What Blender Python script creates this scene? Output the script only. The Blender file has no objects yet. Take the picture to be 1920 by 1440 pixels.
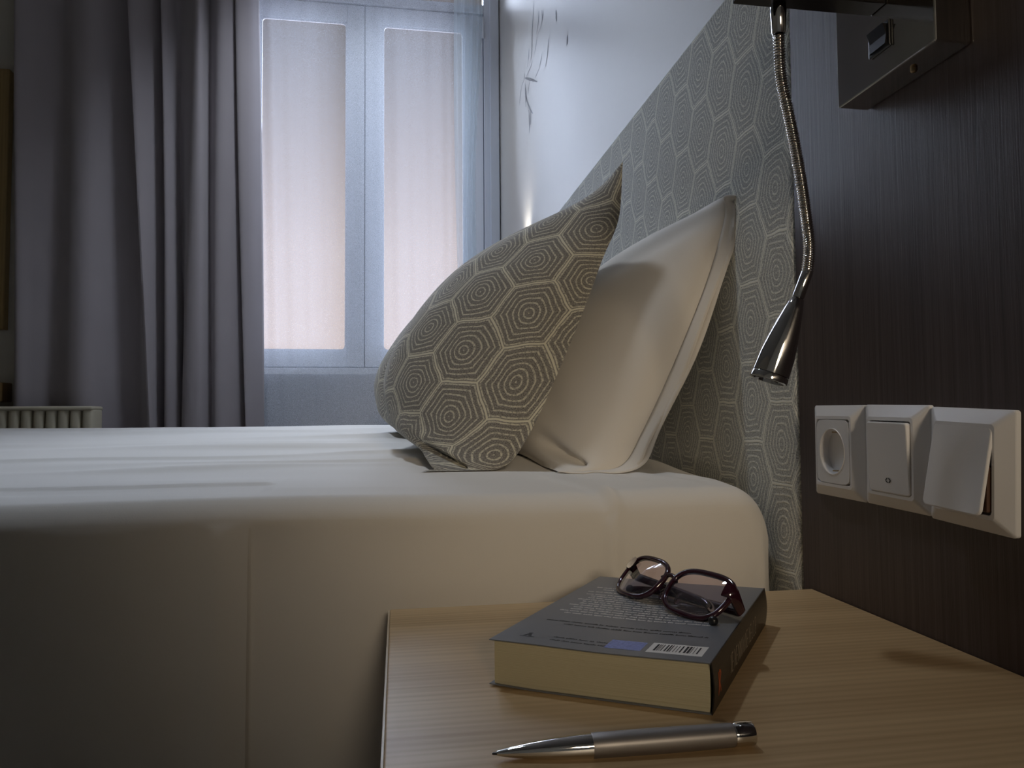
import bpy, bmesh, math, random
from mathutils import Vector, Matrix
from math import sin, cos, pi, radians as rd, sqrt, exp

random.seed(7)
scene = bpy.context.scene
C = scene.collection

# ------------------------------------------------------------------ camera
cam_d = bpy.data.cameras.new('camera'); cam = bpy.data.objects.new('camera', cam_d); C.objects.link(cam)
cam_d.sensor_width = 36.0; cam_d.lens = 1340 / 1920 * 36; cam_d.clip_start = 0.01
yaw, pitch, roll = rd(9.07), rd(2.59), rd(-.42)
fw = Vector((sin(yaw) * cos(pitch), cos(yaw) * cos(pitch), sin(pitch)))
rt = Vector((cos(yaw), -sin(yaw), 0)); up = rt.cross(fw)
r2 = cos(roll) * rt + sin(roll) * up; u2 = -sin(roll) * rt + cos(roll) * up
cam.matrix_world = Matrix(((r2.x, u2.x, -fw.x, -.43), (r2.y, u2.y, -fw.y, 0), (r2.z, u2.z, -fw.z, .68), (0, 0, 0, 1)))
scene.camera = cam

# ------------------------------------------------------------------ sky, daylight, exposure
w = bpy.data.worlds.new('overcast_sky'); scene.world = w; w.use_nodes = True
nt = w.node_tree; nt.nodes.clear()
out = nt.nodes.new('ShaderNodeOutputWorld'); bg = nt.nodes.new('ShaderNodeBackground')
tc = nt.nodes.new('ShaderNodeTexCoord'); sp = nt.nodes.new('ShaderNodeSeparateXYZ'); cr = nt.nodes.new('ShaderNodeValToRGB')
nt.links.new(tc.outputs['Generated'], sp.inputs[0]); nt.links.new(sp.outputs['Z'], cr.inputs['Fac'])
el = cr.color_ramp.elements
el[0].position = 0.0; el[0].color = (.92, .72, .65, 1)
el[1].position = 1.0; el[1].color = (.14, .14, .15, 1)
e = el.new(.22); e.color = (.72, .58, .53, 1)
e = el.new(.46); e.color = (.12, .085, .055, 1)
nt.links.new(cr.outputs[0], bg.inputs['Color']); bg.inputs['Strength'].default_value = 1.02
nt.links.new(bg.outputs[0], out.inputs['Surface'])

def lamp(name, kind, loc, target, energy, color, **kw):
    d = bpy.data.lights.new(name, kind); o = bpy.data.objects.new(name, d); C.objects.link(o)
    d.energy = energy; d.color = color; o.location = loc
    o.rotation_euler = (Vector(target) - Vector(loc)).to_track_quat('-Z', 'Y').to_euler()
    for k, v in kw.items(): setattr(d, k, v)
    return o
# hazy daylight that comes in through the window from a bright, wide patch of sky
lamp('hazy_sun', 'SUN', (.70, 6, 3.9), (-.62, 3.1, 1.75), 17, (.70, .80, 1.0), angle=rd(85))

scene.view_settings.view_transform = 'Standard'; scene.view_settings.look = 'None'
scene.view_settings.exposure = 0.0; scene.view_settings.gamma = 1.0; scene.view_settings.use_curve_mapping = False

# ------------------------------------------------------------------ mesh helpers
def obj(name, bm, mat, parent=None, smooth=False, loc=None):
    me = bpy.data.meshes.new(name); bm.normal_update(); bm.to_mesh(me); bm.free()
    if smooth:
        me.polygons.foreach_set('use_smooth', [True] * len(me.polygons))
        me.set_sharp_from_angle(angle=rd(smooth if smooth is not True else 50))
    o = bpy.data.objects.new(name, me); C.objects.link(o)
    if mat: me.materials.append(mat)
    if parent: o.parent = parent
    if loc: o.location = loc
    return o
def tag(o, label=None, cat=None, group=None, kind=None):
    if label: o['label'] = label
    if cat: o['category'] = cat
    if group: o['group'] = group
    if kind: o['kind'] = kind
    return o
def thing(name, label, cat, loc=(0, 0, 0), rot=(0, 0, 0), group=None):
    o = bpy.data.objects.new(name, None); C.objects.link(o); o.location = loc; o.rotation_euler = rot
    o.empty_display_size = .05
    return tag(o, label, cat, group)
def add_box(bm, a, b, bev=0, seg=2):
    x0, x1 = sorted((a[0], b[0])); y0, y1 = sorted((a[1], b[1])); z0, z1 = sorted((a[2], b[2]))
    r = bmesh.ops.create_cube(bm, size=1)
    for v in r['verts']:
        v.co = Vector((x0 + (v.co.x + .5) * (x1 - x0), y0 + (v.co.y + .5) * (y1 - y0), z0 + (v.co.z + .5) * (z1 - z0)))
    if bev:
        es = list({e for v in r['verts'] for e in v.link_edges})
        bmesh.ops.bevel(bm, geom=es, offset=bev, segments=seg, affect='EDGES', profile=.5)
    return bm
def boxes(*bs, bev=0):
    bm = bmesh.new()
    for a, b in bs: add_box(bm, a, b, bev)
    return bm
def grid_faces(bm, V, close_u=False, close_v=False):
    nu, nv = len(V), len(V[0]); F = []
    for i in range(nu if close_u else nu - 1):
        for j in range(nv if close_v else nv - 1):
            F.append(bm.faces.new((V[i][j], V[(i + 1) % nu][j], V[(i + 1) % nu][(j + 1) % nv], V[i][(j + 1) % nv])))
    return F
def catmull(pts, n):
    P = [Vector(p) for p in pts]; P = [2 * P[0] - P[1]] + P + [2 * P[-1] - P[-2]]
    L = len(P) - 3; R_ = []
    for k in range(n):
        t = k / (n - 1) * L; i = min(int(t), L - 1); t -= i
        a, b, c, d = P[i:i + 4]
        R_.append(.5 * ((2 * b) + (-a + c) * t + (2 * a - 5 * b + 4 * c - d) * t * t + (-a + 3 * b - 3 * c + d) * t ** 3))
    return R_
def frames(path, closed=False, ref=None):
    n = len(path); T = []
    for i in range(n):
        a = path[(i - 1) % n] if (closed or i > 0) else path[0]
        b = path[(i + 1) % n] if (closed or i < n - 1) else path[-1]
        T.append((b - a).normalized())
    if ref is not None:
        N = [(ref - T[i] * ref.dot(T[i])).normalized() for i in range(n)]
    else:
        r = Vector((0, 0, 1)) if abs(T[0].z) < .9 else Vector((1, 0, 0))
        N = [(r - T[0] * r.dot(T[0])).normalized()]
        for i in range(1, n):
            v = N[-1] - T[i] * N[-1].dot(T[i]); N.append(v.normalized())
    return T, N
def sweep(bm, path, rad, seg=12, closed=False, ref=None, rad2=None, cap=True, power=2):
    """tube with (possibly flattened) cross section; rad across N, rad2 across B"""
    path = [Vector(p) for p in path]; T, N = frames(path, closed, ref); V = []
    for i, p in enumerate(path):
        B = T[i].cross(N[i]); a = rad(i) if callable(rad) else rad
        b = a if rad2 is None else (rad2(i) if callable(rad2) else rad2); ring = []
        for k in range(seg):
            t = 2 * pi * (k + .5) / seg; c, s = cos(t), sin(t)
            if power != 2:
                c = math.copysign(abs(c) ** (2 / power), c); s = math.copysign(abs(s) ** (2 / power), s)
            ring.append(bm.verts.new(p + N[i] * a * c + B * b * s))
        V.append(ring)
    grid_faces(bm, V, close_u=closed, close_v=True)
    if cap and not closed:
        bm.faces.new(V[0]); bm.faces.new(V[-1])
    bmesh.ops.recalc_face_normals(bm, faces=bm.faces[:])
    return bm
def lathe(bm, prof, origin, axis, seg=32):
    """prof = list of (distance along axis, radius)"""
    ax = Vector(axis).normalized(); o = Vector(origin)
    r = Vector((0, 0, 1)) if abs(ax.z) < .9 else Vector((1, 0, 0))
    n = (r - ax * r.dot(ax)).normalized(); b = ax.cross(n); V = []
    for d, rad in prof:
        V.append([bm.verts.new(o + ax * d + (n * cos(2 * pi * k / seg) + b * sin(2 * pi * k / seg)) * max(rad, 1e-5)) for k in range(seg)])
    grid_faces(bm, V, close_v=True); bm.faces.new(V[0]); bm.faces.new(V[-1])
    bmesh.ops.recalc_face_normals(bm, faces=bm.faces[:])
    return bm
def rrect(w_, h_, r, n=6):
    """rounded rectangle outline, counter clockwise"""
    P = []
    for cx, cy, a0 in ((w_ - r, h_ - r, 0), (-w_ + r, h_ - r, pi / 2), (-w_ + r, -h_ + r, pi), (w_ - r, -h_ + r, 3 * pi / 2)):
        for k in range(n + 1):
            a = a0 + pi / 2 * k / n; P.append((cx + r * cos(a), cy + r * sin(a)))
    return P
def gauss(x, m, s): return exp(-((x - m) / s) ** 2)
def sstep(a, b, x):
    t = min(1, max(0, (x - a) / (b - a))); return t * t * (3 - 2 * t)

# ------------------------------------------------------------------ materials
class NB:
    """tiny node builder"""
    def __init__(s, name):
        s.m = bpy.data.materials.new(name); s.m.use_nodes = True; s.t = s.m.node_tree; s.t.nodes.clear()
        s.o = s.t.nodes.new('ShaderNodeOutputMaterial')
    def n(s, typ, ins=None, **kw):
        nd = s.t.nodes.new(typ)
        for k, v in kw.items(): setattr(nd, k, v)
        for k, v in (ins or {}).items():
            if isinstance(v, bpy.types.NodeSocket): s.t.links.new(v, nd.inputs[k])
            else: nd.inputs[k].default_value = v
        return nd
    def math(s, op, a, b=0.0, c=0.0):
        return s.n('ShaderNodeMath', {0: a, 1: b, 2: c}, operation=op).outputs[0]
    def vec(s, op, a, b=(0, 0, 0), c=(0, 0, 0), val=False):
        nd = s.n('ShaderNodeVectorMath', {0: a, 1: b, 2: c}, operation=op); return nd.outputs['Value' if val else 'Vector']
    def mix(s, f, a, b):
        nd = s.n('ShaderNodeMix', data_type='RGBA')
        for k, v in ((0, f), (6, a), (7, b)):
            if isinstance(v, bpy.types.NodeSocket): s.t.links.new(v, nd.inputs[k])
            else: nd.inputs[k].default_value = v if k == 0 else (*v[:3], 1)
        return nd.outputs[2]
    def ramp(s, f, stops):
        nd = s.n('ShaderNodeValToRGB', {'Fac': f}); E_ = nd.color_ramp.elements
        E_[0].position, E_[0].color = stops[0][0], (*stops[0][1], 1); E_[1].position, E_[1].color = stops[-1][0], (*stops[-1][1], 1)
        for p, c in stops[1:-1]: E_.new(p).color = (*c, 1)
        return nd.outputs[0]
    def noise(s, vec, scale, detail=3, rough=.55, dist=0.0):
        return s.n('ShaderNodeTexNoise', {'Vector': vec, 'Scale': scale, 'Detail': detail, 'Roughness': rough, 'Distortion': dist}).outputs['Fac']
    def coord(s, kind='Object'): return s.n('ShaderNodeTexCoord').outputs[kind]
    def mapping(s, v, scale=(1, 1, 1), rot=(0, 0, 0), loc=(0, 0, 0)):
        return s.n('ShaderNodeMapping', {'Vector': v, 'Scale': scale, 'Rotation': rot, 'Location': loc}).outputs[0]
    def bump(s, h, strength=.2, dist=.001):
        return s.n('ShaderNodeBump', {'Height': h, 'Strength': strength, 'Distance': dist}).outputs[0]
    def bsdf(s, color, rough=.5, metal=0.0, spec=.5, normal=None, **kw):
        ins = {'Base Color': color if isinstance(color, bpy.types.NodeSocket) else (*color[:3], 1), 'Roughness': rough, 'Metallic': metal, 'Specular IOR Level': spec}
        if normal is not None: ins['Normal'] = normal
        ins.update(kw)
        return s.n('ShaderNodeBsdfPrincipled', ins).outputs[0]
    def done(s, sh): s.t.links.new(sh, s.o.inputs['Surface']); return s.m

def plain(name, color, rough=.5, metal=0.0, spec=.5, bump=None, var=.06, vscale=8):
    b = NB(name); v = b.coord()
    f = b.noise(v, vscale, 4)
    col = b.mix(f, [c * (1 - var) for c in color], [min(1, c * (1 + var)) for c in color])
    nrm = b.bump(b.noise(v, bump[0], 3), bump[1], bump[2]) if bump else None
    return b.done(b.bsdf(col, rough, metal, spec, nrm))

def fabric_weave(name, color, rough=.9, scale=900, strength=.25, trans=0.0, sheen=.2, var=.05):
    b = NB(name); v = b.coord()
    f = b.noise(v, scale, 2, .6); g = b.noise(v, 7, 3)
    col = b.mix(g, [c * (1 - var) for c in color], [c * (1 + var) for c in color])
    nrm = b.bump(f, strength, .0006)
    sh = b.bsdf(col, rough, 0, .25, nrm, **{'Sheen Weight': sheen, 'Sheen Roughness': .5})
    if trans:
        t = b.n('ShaderNodeBsdfTranslucent', {'Color': col}).outputs[0]
        sh = b.n('ShaderNodeMixShader', {0: trans, 1: sh, 2: t}).outputs[0]
    return b.done(sh)

def hex_fabric(name, ground, line, uv=True, scale=(10.4, 10.4, 1), rot=0.0, axes=None, bumpk=.35):
    """woven fabric with concentric hexagons in raised light thread"""
    b = NB(name)
    v = b.coord('UV') if uv else b.coord('Object')
    if axes: v = b.n('ShaderNodeCombineXYZ', {0: b.n('ShaderNodeSeparateXYZ', {0: v}).outputs[axes[0]], 1: b.n('ShaderNodeSeparateXYZ', {0: v}).outputs[axes[1]]}).outputs[0]
    wob = b.n('ShaderNodeTexNoise', {'Vector': v, 'Scale': 17.0, 'Detail': 2.0}).outputs['Color']
    wob = b.vec('SCALE', b.vec('SUBTRACT', wob, (.5, .5, .5))); wob.node.inputs['Scale'].default_value = .013
    p = b.mapping(b.vec('ADD', v, wob), scale, (0, 0, rot))
    r3 = sqrt(3); h = (r3 / 2, .5, 0.0)
    flat = b.vec('MULTIPLY', p, (1, 1, 0))
    def wrap(q): return b.vec('WRAP', q, (r3 / 2, .5, .5), (-r3 / 2, -.5, -.5))
    a = wrap(flat); c = wrap(b.vec('SUBTRACT', flat, h))
    la = b.vec('LENGTH', a, val=True); lc = b.vec('LENGTH', c, val=True)
    pick = b.math('LESS_THAN', la, lc)
    gv = b.n('ShaderNodeMix', data_type='VECTOR'); b.t.links.new(pick, gv.inputs[0]); b.t.links.new(c, gv.inputs[4]); b.t.links.new(a, gv.inputs[5])
    g = gv.outputs[1]; ab = b.vec('ABSOLUTE', g); sx = b.n('ShaderNodeSeparateXYZ', {0: ab})
    d1 = b.math('ADD', b.math('MULTIPLY', sx.outputs[0], .866), b.math('MULTIPLY', sx.outputs[1], .5))
    hd = b.math('MAXIMUM', sx.outputs[1], d1)
    ln = b.vec('LENGTH', g, val=True)
    rf = b.n('ShaderNodeMapRange', {0: hd, 1: .06, 2: .40}, interpolation_type='SMOOTHSTEP').outputs[0]
    k = b.math('ADD', b.math('MULTIPLY', hd, rf), b.math('MULTIPLY', b.math('MULTIPLY', ln, .95), b.math('SUBTRACT', 1.0, rf)))
    # rings
    ring = b.math('FRACT', b.math('MULTIPLY', b.math('ADD', k, .0), 13.0))
    tri = b.math('ABSOLUTE', b.math('SUBTRACT', ring, .5))
    thin = b.n('ShaderNodeMapRange', {0: tri, 1: .29, 2: .42, 3: 0.0, 4: 1.0}, interpolation_type='SMOOTHSTEP').outputs[0]
    border = b.n('ShaderNodeMapRange', {0: hd, 1: .480, 2: .491, 3: 0.0, 4: 1.0}, interpolation_type='SMOOTHSTEP').outputs[0]
    brk = b.n('ShaderNodeMapRange', {0: b.noise(b.mapping(v, (330, 330, 330)), 1.0, 2), 1: .36, 2: .54, 3: .22, 4: 1.0}).outputs[0]
    ln_ = b.math('MAXIMUM', b.math('MULTIPLY', thin, b.math('MULTIPLY', brk, .85)), border)
    thread = b.noise(b.mapping(v, (1, 1, 1)), 620, 3, .75)
    gcol = b.mix(b.n('ShaderNodeMapRange', {0: thread, 1: .38, 2: .64}).outputs[0], [x * .50 for x in ground], [x * 1.5 for x in ground])
    col = b.mix(ln_, gcol, line)
    ht = b.math('ADD', ln_, b.math('MULTIPLY', thread, .9))
    nrm = b.bump(ht, bumpk, .0015)
    return b.done(b.bsdf(col, .85, 0, .3, nrm, **{'Sheen Weight': .25, 'Sheen Roughness': .4}))

def wood(name, c0, c1, c2, scale=1.0, along=0, rough=.38, knots=True, bumpk=.08):
    b = NB(name); v = b.coord()
    sc = [26, 26, 26]; sc[along] = 1.1; sc = [s_ * scale for s_ in sc]
    low = b.noise(b.mapping(v, sc), .55, 3, .5, .6)
    fine = b.noise(b.mapping(v, [s_ * (10 if i != along else 3) for i, s_ in enumerate(sc)]), 1.0, 2, .6)
    wv = b.n('ShaderNodeTexWave', {'Vector': b.mapping(v, [s_ for s_ in sc]), 'Scale': 1.6, 'Distortion': 7.0, 'Detail': 2.0, 'Detail Scale': .6}, wave_type='BANDS', bands_direction='Y' if along == 0 else 'X').outputs['Fac']
    f = b.math('ADD', b.math('MULTIPLY', low, .62), b.math('MULTIPLY', wv, .09)); f = b.math('ADD', f, b.math('MULTIPLY', fine, .22))
    col = b.ramp(f, [(.30, c0), (.52, c1), (.78, c2)])
    if knots:
        kn = b.n('ShaderNodeTexVoronoi', {'Vector': b.mapping(v, (4, 9, 4)), 'Scale': 1.3, 'Randomness': 1.0}).outputs['Distance']
        kf = b.n('ShaderNodeMapRange', {0: kn, 1: .018, 2: .075, 3: .8, 4: 0.0}).outputs[0]
        col = b.mix(kf, col, [x * .35 for x in c0])
    return b.done(b.bsdf(col, rough, 0, .5, b.bump(fine, bumpk, .0006)))

M = {}
M['wall'] = plain('white_wall_paint', (.54, .515, .475), .42, bump=(60, .05, .001), var=.02)
M['wall_grey'] = plain('grey_wall_paint', (.42, .41, .40), .7, var=.03)
M['cream_wall'] = plain('cream_wall_paint', (.60, .54, .42), .7, var=.03)
M['wall_cream'] = plain('pale_cream_paint', (.68, .65, .58), .6, var=.02)
M['ceiling'] = plain('ceiling_paint', (.62, .60, .57), .8, var=.02)
M['floor'] = wood('dark_floor_wood', (.06, .04, .03), (.10, .07, .05), (.14, .10, .07), .5, 1)
M['frame'] = plain('window_lacquer', (.82, .85, .93), .35, var=.015)
M['sheet'] = fabric_weave('bed_linen', (.80, .775, .735), .9, 700, .12, sheen=.15, var=.015)
M['pillowcase'] = fabric_weave('pillow_linen', (.80, .76, .70), .9, 800, .15, sheen=.2, var=.02)
M['curtain'] = fabric_weave('curtain_cloth', (.43, .395, .42), .92, 1200, .3, trans=.04, sheen=.3)
M['hex_pillow'] = hex_fabric('hexagon_fabric_pillow', (.25, .237, .215), (.72, .69, .56), True, (10.6, 10.6, 1), .25)
M['hex_board'] = hex_fabric('hexagon_fabric_board', (.52, .53, .51), (.97, .97, .88), False, (13.0, 10.36, 1), 0, axes=(1, 2))
M['oak'] = wood('pale_pine', (.42, .275, .135), (.58, .405, .215), (.68, .50, .285), 1.0, 0, .44)
M['oak_edge'] = plain('pale_edge_band', (.62, .50, .34), .4)
M['mid_wood'] = wood('mid_brown_wood', (.14, .08, .03), (.25, .15, .06), (.33, .21, .09), .6, 2, .5, False)
M['tan_wood'] = wood('tan_wood', (.30, .20, .08), (.42, .29, .12), (.50, .36, .16), .6, 2, .5, False)
M['chrome'] = plain('polished_chrome', (.74, .73, .72), .06, 1.0, var=.01)
M['chrome_plate'] = plain('mirror_chrome', (.66, .64, .60), .10, 1.0, var=.01)
M['plastic'] = plain('white_switch_plastic', (.90, .89, .89), .32, var=.01)
M['inner_brown'] = plain('brown_mechanism', (.10, .05, .03), .5)
M['black'] = plain('black_plastic', (.012, .012, .013), .3)
M['dark_arm'] = plain('dark_bronze', (.035, .03, .028), .25, .6)
M['radiator'] = plain('cream_enamel', (.62, .57, .44), .45, var=.03)
M['cover'] = plain('grey_book_cover', (.16, .175, .20), .30, bump=(300, .05, .0005), var=.05, vscale=40)
M['spine'] = plain('black_spine', (.014, .011, .010), .35)
M['print_white'] = plain('white_print', (.80, .78, .75), .6)
M['print_cream'] = plain('cream_spine_print', (.40, .34, .26), .6)
M['print_black'] = plain('black_print', (.02, .02, .022), .6)
M['print_orange'] = plain('orange_print', (.50, .10, .025), .5)
M['sticker_blue'] = plain('blue_foil', (.16, .24, .62), .25, var=.5, vscale=420)
M['gun'] = plain('satin_gunmetal', (.34, .32, .31), .42, .75, bump=(500, .04, .0004))
M['decal'] = plain('grey_wall_print', (.33, .34, .36), .7, var=.35, vscale=60)
M['brass'] = plain('dull_brass', (.40, .30, .18), .35, 1.0)
M['lens_led'] = plain('reading_lamp_lens', (.05, .05, .055), .2)

def pages_mat():
    b = NB('book_pages'); v = b.coord()
    f = b.noise(b.mapping(v, (3, 3, 2200)), 1.0, 2, .6); g = b.noise(v, 30, 2)
    col = b.mix(f, (.46, .41, .26), (.66, .60, .42))
    return b.done(b.bsdf(col, .85, 0, .2, b.bump(f, .5, .0004)))
M['pages'] = pages_mat()
def panel_mat():
    b = NB('dark_wood_laminate'); v = b.coord()
    f = b.noise(b.mapping(v, (260, 260, 3.2)), 1.0, 3, .6); g = b.noise(b.mapping(v, (900, 900, 20)), 1.0, 2)
    col = b.ramp(f, [(.3, (.052, .035, .033)), (.55, (.080, .056, .052)), (.75, (.105, .076, .070))])
    return b.done(b.bsdf(col, .46, 0, .5, b.bump(b.math('ADD', f, g), .25, .0006)))
M['panel'] = panel_mat()
def glass_mat(name, tint, ior=1.45, rough=0.0, boost=1.0):
    b = NB(name)
    t = b.n('ShaderNodeBsdfTransparent', {'Color': (*tint, 1)}).outputs[0]
    g = b.n('ShaderNodeBsdfGlossy', {'Color': (1, 1, 1, 1), 'Roughness': rough}).outputs[0]
    fr = b.math('MULTIPLY', b.n('ShaderNodeFresnel', {'IOR': ior}).outputs[0], boost)
    return b.done(b.n('ShaderNodeMixShader', {0: fr, 1: t, 2: g}).outputs[0])
M['pane'] = glass_mat('window_glass', (.97, .97, .97))
M['lens'] = glass_mat('spectacle_lens', (.94, .82, .89), 1.65, .02, 1.8)
def sheer_mat(name, open_, dcol, tcol):
    b = NB(name); v = b.coord()
    f = b.noise(b.mapping(v, (1, 1, 1)), 700, 2)
    d = b.n('ShaderNodeBsdfDiffuse', {'Color': (*dcol, 1)}).outputs[0]
    tl = b.n('ShaderNodeBsdfTranslucent', {'Color': (*tcol, 1)}).outputs[0]
    t = b.n('ShaderNodeBsdfTransparent', {'Color': (.97, .98, .99, 1)}).outputs[0]
    s_ = b.n('ShaderNodeMixShader', {0: .55, 1: d, 2: tl}).outputs[0]
    k = b.n('ShaderNodeMapRange', {0: f, 1: .3, 2: .7, 3: open_ - .05, 4: open_ + .05}).outputs[0]
    return b.done(b.n('ShaderNodeMixShader', {0: k, 1: s_, 2: t}).outputs[0])
M['sheer'] = sheer_mat('sheer_voile', .62, (.78, .86, .90), (.62, .76, .84))
M['sheer_wide'] = sheer_mat('sheer_voile_thin', .72, (.84, .87, .92), (.74, .80, .90))
def acetate():
    b = NB('burgundy_acetate'); v = b.coord(); f = b.noise(v, 160, 3)
    col = b.mix(f, (.016, .004, .008), (.060, .010, .026))
    return b.done(b.bsdf(col, .08, 0, .6, None, **{'Transmission Weight': .25, 'Coat Weight': .6, 'Coat Roughness': .03}))
M['acetate'] = acetate()

# ------------------------------------------------------------------ room shell
TT = .497            # nightstand top
YW = 3.10            # inner face of the window wall
def struct(name, bm, m, parent=None, smooth=False):
    o = obj(name, bm, m, parent, smooth)
    if parent is None: o['kind'] = 'structure'
    return o
struct('floor', boxes(((-3.3, -2.2, -.1), (.3, 3.5, 0))), M['floor'])
struct('ceiling', boxes(((-3.3, -2.2, 2.95), (.3, 3.5, 3.05))), M['ceiling'])
struct('wall_right', boxes(((.035, -2.2, 0), (.3, 3.5, 2.95))), M['wall'])
struct('wall_left', boxes(((-3.3, -2.2, 0), (-3.1, 3.5, 2.95))), M['cream_wall'])
struct('wall_back', boxes(((-3.1, -2.2, 0), (.035, -2.0, 2.95))), M['cream_wall'])
# wall with the window opening (the opening runs up to the headboard wall)
YG = 3.22            # plane of the recessed window
WL, WR, WB, WT = -1.16, .035, .868, 2.93
struct('wall_window', boxes(((-3.1, YW, 0), (WL, YW + .28, 2.95)), ((WL, YW, 0), (WR, YW + .28, WB)), ((WL, YW, WT), (WR, YW + .28, 2.95))), M['wall_cream'])
tw = struct('trim_2', boxes(((-1.10, YW - .014, .05), (.030, YW - .001, WB - .002)), bev=.003), M['frame'])
tw['label'] = 'white lacquered panel below the window'
# dark laminate panel along the near part of the headboard wall
o = struct('trim_1', boxes(((0, -1.9, .02), (.034, .7175, 2.93)), bev=.0006), M['panel'])
o['label'] = 'dark brown vertical-grained laminate wall panel'

# window: fixed frame, two sashes, transom, panes
win = bpy.data.objects.new('window_1', None); C.objects.link(win); win.location = (-.577, YG, WB); win['kind'] = 'structure'
win['label'] = 'white double casement window with transom'
inv = Matrix.Translation((.577, -YG, -WB))
def wpart(name, bm, m, parent=win, smooth=False):
    bmesh.ops.transform(bm, matrix=inv, verts=bm.verts[:])
    return obj(name, bm, m, parent, smooth)
XR, XL, SB, ST, PB, PT, TB, TH = -.042, -1.112, .902, 2.540, .981, 2.451, 2.583, 2.90
y0, y1 = YG - .012, YG + .05
wpart('frame_jamb', boxes(((XR + .003, y0, WB), (WR - .001, y1, WT)), bev=.003), M['frame'])
wpart('frame_jamb', boxes(((WL, y0, WB), (XL - .003, y1, WT)), bev=.003), M['frame'])
wpart('frame_sill', boxes(((XL - .003, y0, WB), (XR + .003, y1, SB - .003)), bev=.003), M['frame'])
wpart('frame_head', boxes(((XL - .003, y0, TH), (XR + .003, y1, WT)), bev=.003), M['frame'])
wpart('transom_bar', boxes(((XL - .003, y0 - .003, ST + .003), (XR + .003, y1, TB)), bev=.003), M['frame'])
# rebates behind the closed sashes
for a, b_ in (((XR - .02, SB - .01), (XR + .01, ST + .02)), ((XL - .01, SB - .01), (XL + .02, ST + .02)), ((XL, SB - .01), (XR, SB + .02)), ((XL, ST - .02), (XR, ST + .01)), ((-.60, SB), (-.555, ST))):
    wpart('frame_rebate', boxes(((a[0], YG + .0165, a[1]), (b_[0], YG + .03, b_[1]))), M['frame'])
wpart('architrave', boxes(((-.012, YG - .024, WB), (.030, YG - .012, WT)), bev=.003), M['frame'])
def pane_frame(bm, x0, x1, z0, z1, ya, yb, r=.02):
    """rounded glazing bead around a pane"""
    cx, cz = (x0 + x1) / 2, (z0 + z1) / 2
    o_ = rrect((x1 - x0) / 2 + .012, (z1 - z0) / 2 + .012, .004, 5); i_ = rrect((x1 - x0) / 2, (z1 - z0) / 2, r, 5)
    R_ = []
    for pts, y in ((o_, ya), (i_, ya), (i_, yb), (o_, yb)):
        R_.append([bm.verts.new((cx + px, y, cz + pz)) for px, pz in pts])
    grid_faces(bm, R_, close_u=True, close_v=True); bmesh.ops.recalc_face_normals(bm, faces=bm.faces[:])
    return bm
sy0, sy1 = YG - .004, YG + .016
for xa, xb, ga, gb in ((XL, -.5785, -1.022, -.6625), (-.5755, XR, -.492, -.137)):
    wpart('sash_stile', boxes(((xa, sy0, SB), (ga - .008, sy1, ST)), bev=.002), M['frame'])
    wpart('sash_stile', boxes(((gb + .008, sy0, SB), (xb, sy1, ST)), bev=.002), M['frame'])
    wpart('sash_rail', boxes(((ga - .008, sy0, SB), (gb + .008, sy1, PB - .008)), bev=.002), M['frame'])
    wpart('sash_rail', boxes(((ga - .008, sy0, PT + .008), (gb + .008, sy1, ST)), bev=.002), M['frame'])
    wpart('glazing_bead', pane_frame(bmesh.new(), ga, gb, PB, PT, YG + .001, YG + .008, .016), M['frame'])
    wpart('pane', boxes(((ga - .004, YG + .003, PB - .004), (gb + .004, YG + .006, PT + .004))), M['pane'])
for xa, xb in ((XL, -.607), (-.547, XR)):
    wpart('transom_pane', boxes(((xa, YG + .014, TB), (xb, YG + .018, TH))), M['pane'])
wpart('transom_mullion', boxes(((-.607, YG, TB), (-.547, YG + .04, TH)), bev=.003), M['frame'])
for z in (2.425, 1.30):
    wpart('hinge', lathe(bmesh.new(), [(0, .004), (.003, .006), (.098, .006), (.101, .004)], (XR, YG - .016, z), (0, 0, 1), 12), M['frame'], smooth=True)
wpart('meeting_bead', boxes(((-.5785, YG + .002, SB + .01), (-.5755, YG + .016, ST))), M['black'])

# branch print on the white wall
DECAL = [[(2.366, 2.118), (2.389, 2.072), (2.409, 2.011), (2.411, 1.968), (2.427, 1.944), (2.494, 1.929)], [(2.235, 2.007), (2.236, 1.967), (2.313, 1.96), (2.365, 1.928), (2.439, 1.918), (2.529, 1.925)], [(2.286, 2.033), (2.302, 1.992), (2.373, 1.972), (2.415, 1.966)], [(2.199, 1.99), (2.246, 1.961), (2.294, 1.949)], [(2.136, 1.857), (2.154, 1.82), (2.182, 1.791)], [(2.241, 1.865), (2.28, 1.84), (2.359, 1.84)], [(2.469, 1.998), (2.481, 1.964), (2.516, 1.948)], [(2.558, 1.954), (2.576, 1.935), (2.638, 1.93), (2.678, 1.883)], [(2.553, 1.912), (2.532, 1.86), (2.546, 1.82)], [(2.554, 1.895), (2.532, 1.848), (2.468, 1.782), (2.405, 1.735)], [(2.479, 1.779), (2.47, 1.73), (2.476, 1.694)], [(2.447, 1.761), (2.449, 1.714)], [(2.552, 1.932), (2.431, 1.868), (2.32, 1.808)], [(2.03, 1.888), (2.026, 1.869), (2.024, 1.851)], [(1.893, 1.737), (1.894, 1.712)], [(2.463, 1.873), (2.498, 1.845)]]
wp = thing('wall_print', 'thin grey branch drawing printed on the white wall beside the window', 'wall print', (.0345, 2.35, 1.9))
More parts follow.
